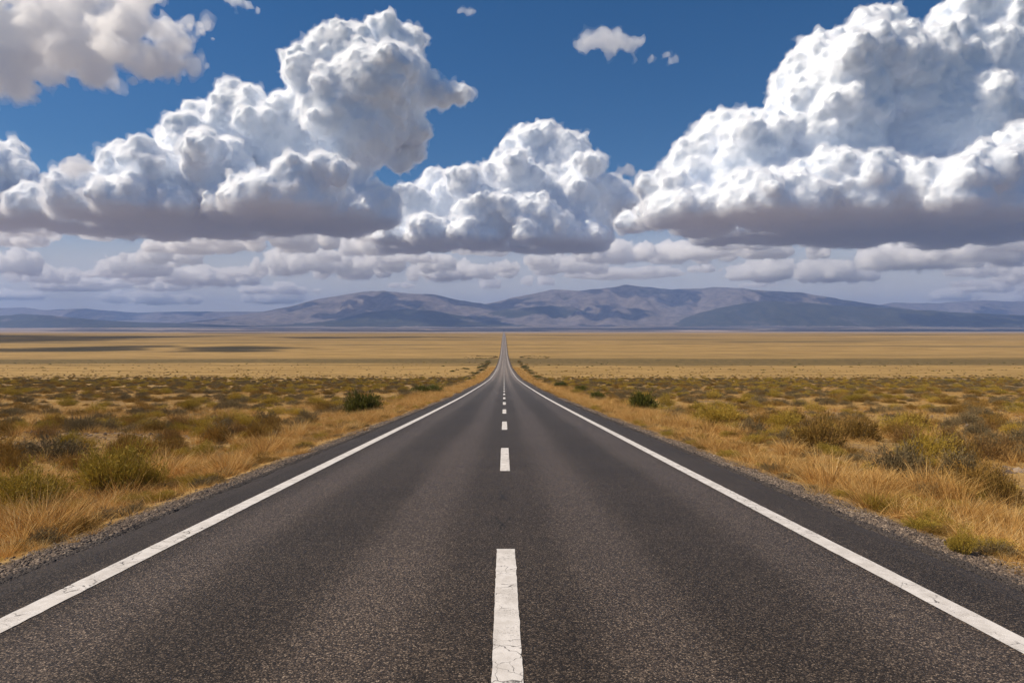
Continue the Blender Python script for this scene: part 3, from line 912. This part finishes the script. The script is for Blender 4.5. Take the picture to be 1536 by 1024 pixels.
SHORT = [grass_tuft("short_grass", 81 + k, 50, h, 0.16, sp, M_STRAW, 0.007) for k, (h, sp) in enumerate([(0.16, 1.1), (0.2, 1.0), (0.14, 1.2), (0.34, 0.9), (0.30, 1.0)])]

# ------------------------------------------------------------------ the shrubs one can tell apart
def planted(kd, px, py, wpx, hpx, label, var=0, name=None, rot=None):
    x, d, z = ground_at(px, py)
    fol, stm, whole, (sw, sh) = KINDS[kd][var % len(KINDS[kd])]
    w, h = wpx * d / F, hpx * d / F
    root = link(bpy.data.objects.new(name or kd, None))
    root.location = (x, d + w * 0.25, float(gz(np.array([x]), np.array([d + w * 0.25]))[0]) - 0.02)
    root.rotation_euler.z = rot if rot is not None else px * 0.37
    root.scale = (w / sw, w / sw, h * 1.12 / sh)
    link(bpy.data.objects.new("foliage", fol), root)
    link(bpy.data.objects.new("stems", stm), root)
    tag(root, label, "shrub")
    TAKEN.append((x, d + w * 0.25, w * 0.5))
TAKEN = []
for a in [
    ("sagebrush", 72, 682, 100, 36, "wide dark brown sagebrush on bare soil behind the green bushes, left of the road", 0),
    ("rabbitbrush", 150, 742, 118, 70, "tall yellow green rabbitbrush behind the orange bunch grass, left of the road", 0),
    ("rabbitbrush", 212, 738, 66, 46, "smaller rabbitbrush leaning out of the tall one's right side towards the verge grass", 1),
    ("rabbitbrush", 22, 768, 120, 74, "bright green rabbitbrush cut by the left edge of the picture", 2),
    ("olive_shrub", 8, 706, 60, 34, "brownish shrub at the left edge, behind the bright green rabbitbrush", 0),
    ("olive_shrub", 200, 686, 96, 36, "low olive shrub to the right of the wide dark sagebrush", 1),
    ("green_bush", 543, 621, 51, 28, "dark green round bush standing in the grass left of the road", 0),
    ("sagebrush", 458, 633, 36, 19, "grey rounded sagebrush left of the dark green round bush", 1),
    ("olive_shrub", 322, 662, 54, 27, "olive shrub beside pale rocky ground at the back of the left verge grass", 2),
    ("sagebrush", 394, 634, 50, 19, "grey sagebrush behind the pale rocky ground, left of the road", 2),
    ("sagebrush", 112, 653, 44, 25, "dark rounded sagebrush straight behind the wide dark brown one", 3),
    ("sagebrush", 71, 623, 36, 13, "small dark sagebrush far back on the left scrub flat", 1),
    ("sagebrush", 197, 621, 28, 12, "small grey sagebrush far back on the left, alone on tan grass", 0),
    ("rusty_shrub", 254, 661, 30, 20, "small rusty brown shrub at the right end of the left bare rocky strip", 0),
    ("green_bush", 968, 616, 42, 26, "dark green round bush standing in the grass right of the road", 1),
    ("rabbitbrush", 1075, 639, 66, 32, "yellow green bushy shrub to the right of the dark green round bush", 0),
    ("sagebrush", 1135, 657, 50, 24, "silvery sagebrush just right of the yellow green bushy shrub", 2),
    ("olive_shrub", 1235, 684, 82, 52, "big olive brown shrub at the back of the right verge grass", 0),
    ("rabbitbrush", 1400, 706, 92, 54, "biggest green shrub on the right of the road", 1),
    ("olive_shrub", 1450, 704, 50, 42, "dull olive half of the biggest green shrub on the right, at its right side", 1),
    ("sagebrush", 1488, 690, 48, 30, "brown twiggy sagebrush right of the biggest green shrub", 3),
    ("sagebrush", 1470, 660, 42, 24, "dark grey sagebrush behind the brown twiggy one at right", 0),
    ("olive_shrub", 1490, 742, 96, 40, "wide brownish shrub behind the tall golden grass near the right edge", 2),
    ("rusty_shrub", 1520, 688, 50, 30, "orange brown shrub cut by the right edge of the picture", 1),
    ("olive_shrub", 1437, 622, 28, 14, "small round olive shrub on the right scrub flat among rocks", 0),
    ("olive_shrub", 1300, 668, 70, 36, "broad tan olive shrub right of the big olive brown one", 2),
    ("sagebrush", 1178, 668, 44, 20, "dull brown sagebrush between the silvery one and the big olive brown shrub", 1),
    ("rabbitbrush", 1448, 832, 44, 40, "low green weedy bush growing at the gravel edge, right of the road", 2),
    ("green_bush", 640, 591, 44, 11, "long low dark green bush at the left roadside beyond the round one", 1),
    ("green_bush", 872, 588, 20, 9, "small dark green bush at the right roadside, nearest the asphalt", 0),
    ("green_bush", 898, 598, 28, 10, "low dark green bush between the round one and the roadside, right of the road", 1),
    ("olive_shrub", 934, 606, 26, 10, "low olive shrub hugging the left side of the right hand round bush", 1),
    ("green_bush", 842, 581, 22, 7, "farthest low dark bush in the row along the right roadside", 0),
]: planted(*a)

def bunch(px, py, wpx, hpx, label, var):
    x, d, z = ground_at(px, py)
    o = link(bpy.data.objects.new("bunch_grass", BUNCH[var]))
    o.location = (x, d, z)
    s = hpx * d / F / 0.50
    sw = wpx * d / F / 1.05
    o.scale = (sw, sw, s)
    o.rotation_euler.z = px * 0.7
    tag(o, label, "grass clump")
for a in [(107, 784, 66, 66, "upright orange bunch grass clump at the left verge in front of the tall rabbitbrush", 0),
          (12, 800, 70, 70, "orange bunch grass cut by the left edge, in front of the bright green rabbitbrush", 1),
          (1310, 764, 110, 70, "thick golden bunch grass at the right verge in front of the biggest green shrub", 2),
          (1440, 790, 120, 80, "tall pale golden bunch grass at the right verge above the green weedy bush", 0),
          (1515, 800, 90, 80, "straggling golden bunch grass cut by the right edge", 1)]: bunch(*a)

# ------------------------------------------------------------------ scattering
def free(x, d, pad=0.3):
    ok = np.ones(len(x), bool)
    for tx, td, tr in TAKEN:
        ok &= (x - tx) ** 2 + (d - td) ** 2 > (tr * 0.8 + pad) ** 2
    return ok

def scatter(n, d0, d1, seed, xmin=6.8, margin=0.80, power=1.0):
    """random points of the scrub either side of the road, inside the view and a little beyond"""
    r = np.random.default_rng(seed)
    d = (d0 ** 2 + (d1 ** 2 - d0 ** 2) * r.uniform(0, 1, n) ** power) ** 0.5
    x = r.uniform(-1, 1, n) * (d * margin + 8)
    k = np.abs(x) > xmin
    return x[k], d[k]

# nearer scrub: separate plants
SHRUB_TEXT = {"sagebrush": "small grey brown sagebrush among the dry grass of the scrub flat", "olive_shrub": "small olive shrub among the dry grass of the scrub flat",
              "rabbitbrush": "small yellow green shrub among the dry grass of the scrub flat", "rusty_shrub": "small rusty shrub among the dry grass of the scrub flat"}
x, d = scatter(1500, 11, 31, 91, 8.2)
k = free(x, d, 0.5); x, d = x[k][:280], d[k][:280]
z = gz(x, d)
r = np.random.default_rng(92)
for i in range(len(x)):
    kd = ("sagebrush", "sagebrush", "olive_shrub", "olive_shrub", "rabbitbrush", "rusty_shrub")[min(int(r.integers(0, 11)) // 2, 5)]
    whole, (sw, sh) = KINDS[kd][r.integers(len(KINDS[kd]))][2:]
    o = link(bpy.data.objects.new(kd, whole))
    w = r.uniform(0.5, 1.15) * (1.3 if r.uniform() < 0.15 else 1)
    o.location = (x[i], d[i], z[i] - 0.03)
    o.scale = (w / sw, w / sw, w * r.uniform(0.42, 0.66) / sh)
    o.rotation_euler.z = r.uniform(0, 6.28)
    tag(o, SHRUB_TEXT[kd], "shrub", kd.replace('_', ' ') + " plants on the scrub flat")

# masses nobody could count: one object each, instanced by geometry nodes
def stuff(name, protos, x, d, size, zoff=-0.02, tilt=0.12, flat=(0.8, 1.2), seed=1, h=None):
    r = np.random.default_rng(seed)
    n = len(x)
    col = bpy.data.collections.new(name + "_kinds")
    for i, me in enumerate(protos):
        col.objects.link(bpy.data.objects.new("%s_%02d" % (name, i), me))
    z = gz(x, d) + zoff if h is None else h
    me = bpy.data.meshes.new(name)
    me.vertices.add(n)
    me.vertices.foreach_set('co', np.stack([x, d, z], 1).astype(np.float32).ravel())
    rot = np.stack([r.normal(0, tilt, n), r.normal(0, tilt, n), r.uniform(0, 6.283, n)], 1)
    scl = np.stack([size, size, size * r.uniform(*flat, n)], 1)
    for nm, tp, val, key in (("rot", 'FLOAT_VECTOR', rot, 'vector'), ("scl", 'FLOAT_VECTOR', scl, 'vector'), ("idx", 'INT', r.integers(0, len(protos), n), 'value')):
        a = me.attributes.new(nm, tp, 'POINT')
        a.data.foreach_set(key, np.asarray(val, dtype=np.int32 if tp == 'INT' else np.float32).ravel())
    o = link(bpy.data.objects.new(name, me))
    ng = bpy.data.node_groups.new(name + "_scatter", 'GeometryNodeTree')
    ng.interface.new_socket("Geometry", in_out='INPUT', socket_type='NodeSocketGeometry')
    ng.interface.new_socket("Geometry", in_out='OUTPUT', socket_type='NodeSocketGeometry')
    gi, go = ng.nodes.new("NodeGroupInput"), ng.nodes.new("NodeGroupOutput")
    iop = ng.nodes.new("GeometryNodeInstanceOnPoints")
    ci = ng.nodes.new("GeometryNodeCollectionInfo")
    ci.inputs['Collection'].default_value = col
    ci.inputs['Separate Children'].default_value = True
    ci.inputs['Reset Children'].default_value = True
    iop.inputs['Pick Instance'].default_value = True
    def attr(nm, tp):
        q = ng.nodes.new("GeometryNodeInputNamedAttribute"); q.data_type = tp
        q.inputs['Name'].default_value = nm
        return q.outputs['Attribute']
    L = ng.links.new
    L(gi.outputs[0], iop.inputs['Points']); L(ci.outputs[0], iop.inputs['Instance'])
    L(attr("idx", 'INT'), iop.inputs['Instance Index'])
    L(attr("rot", 'FLOAT_VECTOR'), iop.inputs['Rotation'])
    L(attr("scl", 'FLOAT_VECTOR'), iop.inputs['Scale'])
    L(iop.outputs[0], go.inputs[0])
    md = o.modifiers.new("scatter", 'NODES'); md.node_group = ng
    tag(o, kind='stuff')
    return o

# verge grass, densest beside the gravel
def verge(n, d0, d1, seed, lo=4.92, hi=9.0, pw=0.5):
    r = np.random.default_rng(seed)
    d = d0 * (d1 / d0) ** (r.uniform(0, 1, n) ** pw)
    s = np.where(r.uniform(0, 1, n) < 0.5, -1, 1)
    u = r.beta(1.3, 1.9, n)
    x = s * (lo + (hi - lo) * u)
    keep = fbm(np.stack([x * 0.9, d * 0.45, x * 0 + 3], 1), 2) + r.uniform(-0.25, 0.25, n) > -0.12 + 0.30 * (np.abs(x) < 5.6)
    return x[keep], d[keep]
x1, d1 = verge(6500, 5.5, 45, 101, pw=0.8)
x2, d2 = verge(7000, 30, 420, 102, hi=10.5, pw=0.9)
x3, d3 = scatter(9000, 8, 48, 106, 7.5)
k3 = fbm(np.stack([x3 / 3.5, d3 / 5.0, x3 * 0 + 21], 1), 3) + np.random.default_rng(107).uniform(-0.2, 0.2, len(x3)) > 0.10
x3, d3 = x3[k3], d3[k3]
x2, d2 = np.concatenate([x2, x3]), np.concatenate([d2, d3])
s1 = np.random.default_rng(103).uniform(0.55, 1.15, len(x1)); s2 = np.random.default_rng(104).uniform(0.8, 1.5, len(x2))
edge1 = np.clip((np.abs(x1) - 5.0) / 0.9, 0.40, 1)
cl1 = np.clip(0.80 + 1.5 * fbm(np.stack([x1 * 0.8, d1 * 0.5, x1 * 0 + 8], 1), 2), 0.35, 1.6)
stuff("verge_grass", TUFTS, np.concatenate([x1, x2]), np.concatenate([d1, d2]), np.concatenate([s1 * edge1 * cl1, s2 * np.where(d2 < 48, 0.75, 1)]), flat=(0.8, 1.35), seed=105)
r = np.random.default_rng(108)
dw = 6.5 * (70 / 6.5) ** r.uniform(0, 1, 900)
xw = np.where(r.uniform(0, 1, 900) < 0.5, -1, 1) * r.uniform(5.4, 9.5, 900)
stuff("roadside_weeds", [KINDS["sagebrush"][0][2], KINDS["olive_shrub"][1][2], KINDS["rabbitbrush"][0][2]], xw, dw, r.uniform(0.16, 0.5, 900), flat=(0.9, 1.5), seed=109)
# short dry grass over the scrub flat
x, d = scatter(42000, 9, 110, 111, 5.3, power=1.5)
stuff("dry_grass", SHORT, x, d, np.random.default_rng(112).uniform(0.7, 1.5, len(x)), seed=113)
# the scrub beyond
WH = [v[2] for kd in ("sagebrush", "sagebrush", "olive_shrub", "olive_shrub", "sagebrush", "rabbitbrush") for v in KINDS[kd][:3]]
x, d = scatter(21000, 26, 265, 121, 8.5, margin=0.85)
dens = fbm(np.stack([x / 9, d / 16, x * 0], 1), 3)
k = dens + np.random.default_rng(122).uniform(-0.35, 0.35, len(x)) > -0.20
x, d = x[k], d[k]
k = free(x, d, 0.4) & (np.random.default_rng(127).uniform(0, 1, len(x)) > np.clip((d - 150) / 105, 0, 1)); x, d = x[k], d[k]
xf, df = scatter(2600, 205, 420, 125, 12, margin=0.8, power=0.75)
kf = fbm(np.stack([xf / 60, df / 25, xf * 0], 1), 3) + np.random.default_rng(126).uniform(-0.3, 0.3, len(xf)) - (df - 205) / 420 > -0.12
x, d = np.concatenate([x, xf[kf]]), np.concatenate([d, df[kf]])
stuff("scrub", WH, x, d, np.random.default_rng(123).uniform(0.5, 1.25, len(x)) * np.where(d > 205, 0.6, 1), zoff=-0.03, flat=(0.95, 1.4), seed=124)
# sparse dark bushes dotted on the gold beyond, rows along the roadside, and rings round two bare hollows
r = np.random.default_rng(131)
xs, ds = scatter(420, 215, 560, 132, 14, margin=0.8)
n = 420
dr = 75 * (620 / 75) ** r.uniform(0, 1, n)
xr = np.where(r.uniform(0, 1, n) < 0.5, -1, 1) * (8.5 + np.abs(r.normal(0, 1.6, n)) + dr * 0.006)
for cx_, cd_, rx_, rd_ in ((-25, 735, 17, 42), (33, 735, 15, 42)):
    a = r.uniform(0, 6.283, 90)
    xs = np.concatenate([xs, cx_ + rx_ * np.cos(a) * r.uniform(0.9, 1.1, 90)]); ds = np.concatenate([ds, cd_ + rd_ * np.sin(a) * r.uniform(0.9, 1.1, 90)])
x, d = np.concatenate([xs, xr]), np.concatenate([ds, dr])
stuff("roadside_scrub", [KINDS["green_bush"][0][2], KINDS["sagebrush"][0][2], KINDS["sagebrush"][1][2], KINDS["olive_shrub"][0][2]], x, d, r.uniform(0.6, 1.5, len(x)) * np.clip(d / 260, 0.7, 1.6) * np.where(np.abs(x) > 30, 0.6, 1.0), zoff=-0.05, flat=(0.6, 0.9), seed=133)

# stones: grit of the shoulders, and rubble on the bare patches
def stone(seed):
    v, f = ICO1
    r = np.random.default_rng(seed)
    v = v * (1 + 0.28 * fbm(v * 1.3 + seed * 3.3, 2))[:, None] * np.array([1, r.uniform(0.65, 0.95), r.uniform(0.45, 0.7)])
    me = mesh_np("stone", v, f, smooth=False)
    a = me.attributes.new("tone", 'FLOAT', 'POINT'); a.data.foreach_set('value', np.full(len(v), r.uniform(), dtype=np.float32))
    return me
M_STONE = simple_material("stone", [(0.0, (0.053, 0.040, 0.032)), (0.35, (0.126, 0.095, 0.073)), (0.65, (0.231, 0.176, 0.129)), (0.9, (0.378, 0.294, 0.220)), (1.0, (0.483, 0.399, 0.307))], 0.9, 0.25)
M_DARKSTONE = simple_material("dark_chippings", [(0.0, (0.022, 0.02, 0.018)), (0.6, (0.06, 0.05, 0.045)), (1.0, (0.14, 0.115, 0.095))], 0.85, 0.3)
STONES = [stone(300 + k) for k in range(6)]
CHIPS = [stone(310 + k) for k in range(5)]
for q in STONES: q.materials.append(M_STONE)
for q in CHIPS: q.materials.append(M_DARKSTONE)
r = np.random.default_rng(141)
n = 46000
d = 4.0 * (60 / 4.0) ** r.uniform(0, 1, n)
s = np.where(r.uniform(0, 1, n) < 0.45, -1, 1)
x = s * (4.70 + r.gamma(1.7, 0.13, n))
stuff("gravel", STONES, x, d, r.gamma(2.2, 0.0034, n) + 0.003 + d * 0.0002, zoff=0.003, tilt=0.5, seed=142)
n = 40000
d = 3.5 * (50 / 3.5) ** r.uniform(0, 1, n)
s = np.where(r.uniform(0, 1, n) < 0.5, -1, 1)
x = s * (4.56 + np.abs(r.normal(0, 0.17, n)))
stuff("chippings", CHIPS, x, d, r.gamma(2.5, 0.0036, n) + 0.003 + d * 0.0002, zoff=0.002, tilt=0.5, seed=143)
xr, dr = [], []
for px, py, sx, sd, m in ((60, 655, 2.5, 0.8, 260), (150, 652, 2.2, 0.7, 220), (365, 640, 2.0, 0.9, 260), (262, 668, 1.0, 0.4, 90), (1240, 614, 6.0, 2.5, 420), (1330, 622, 5.0, 2.2, 360), (1450, 616, 5.0, 2.5, 300), (1520, 712, 1.2, 0.4, 150), (1020, 610, 2.0, 1.2, 120), (1480, 632, 3.0, 1.5, 200)):
    gx, gd, _ = ground_at(px, py)
    xr.append(gx + r.normal(0, sx, m)); dr.append(gd + r.normal(0, sd, m))
x, d = np.concatenate(xr), np.concatenate(dr)
k = np.abs(x) > 8.5
x, d = x[k], d[k]
stuff("rubble", STONES, x, d, r.gamma(2.2, 0.022, len(x)) + 0.015, zoff=0.0, tilt=0.4, flat=(0.5, 0.9), seed=144)
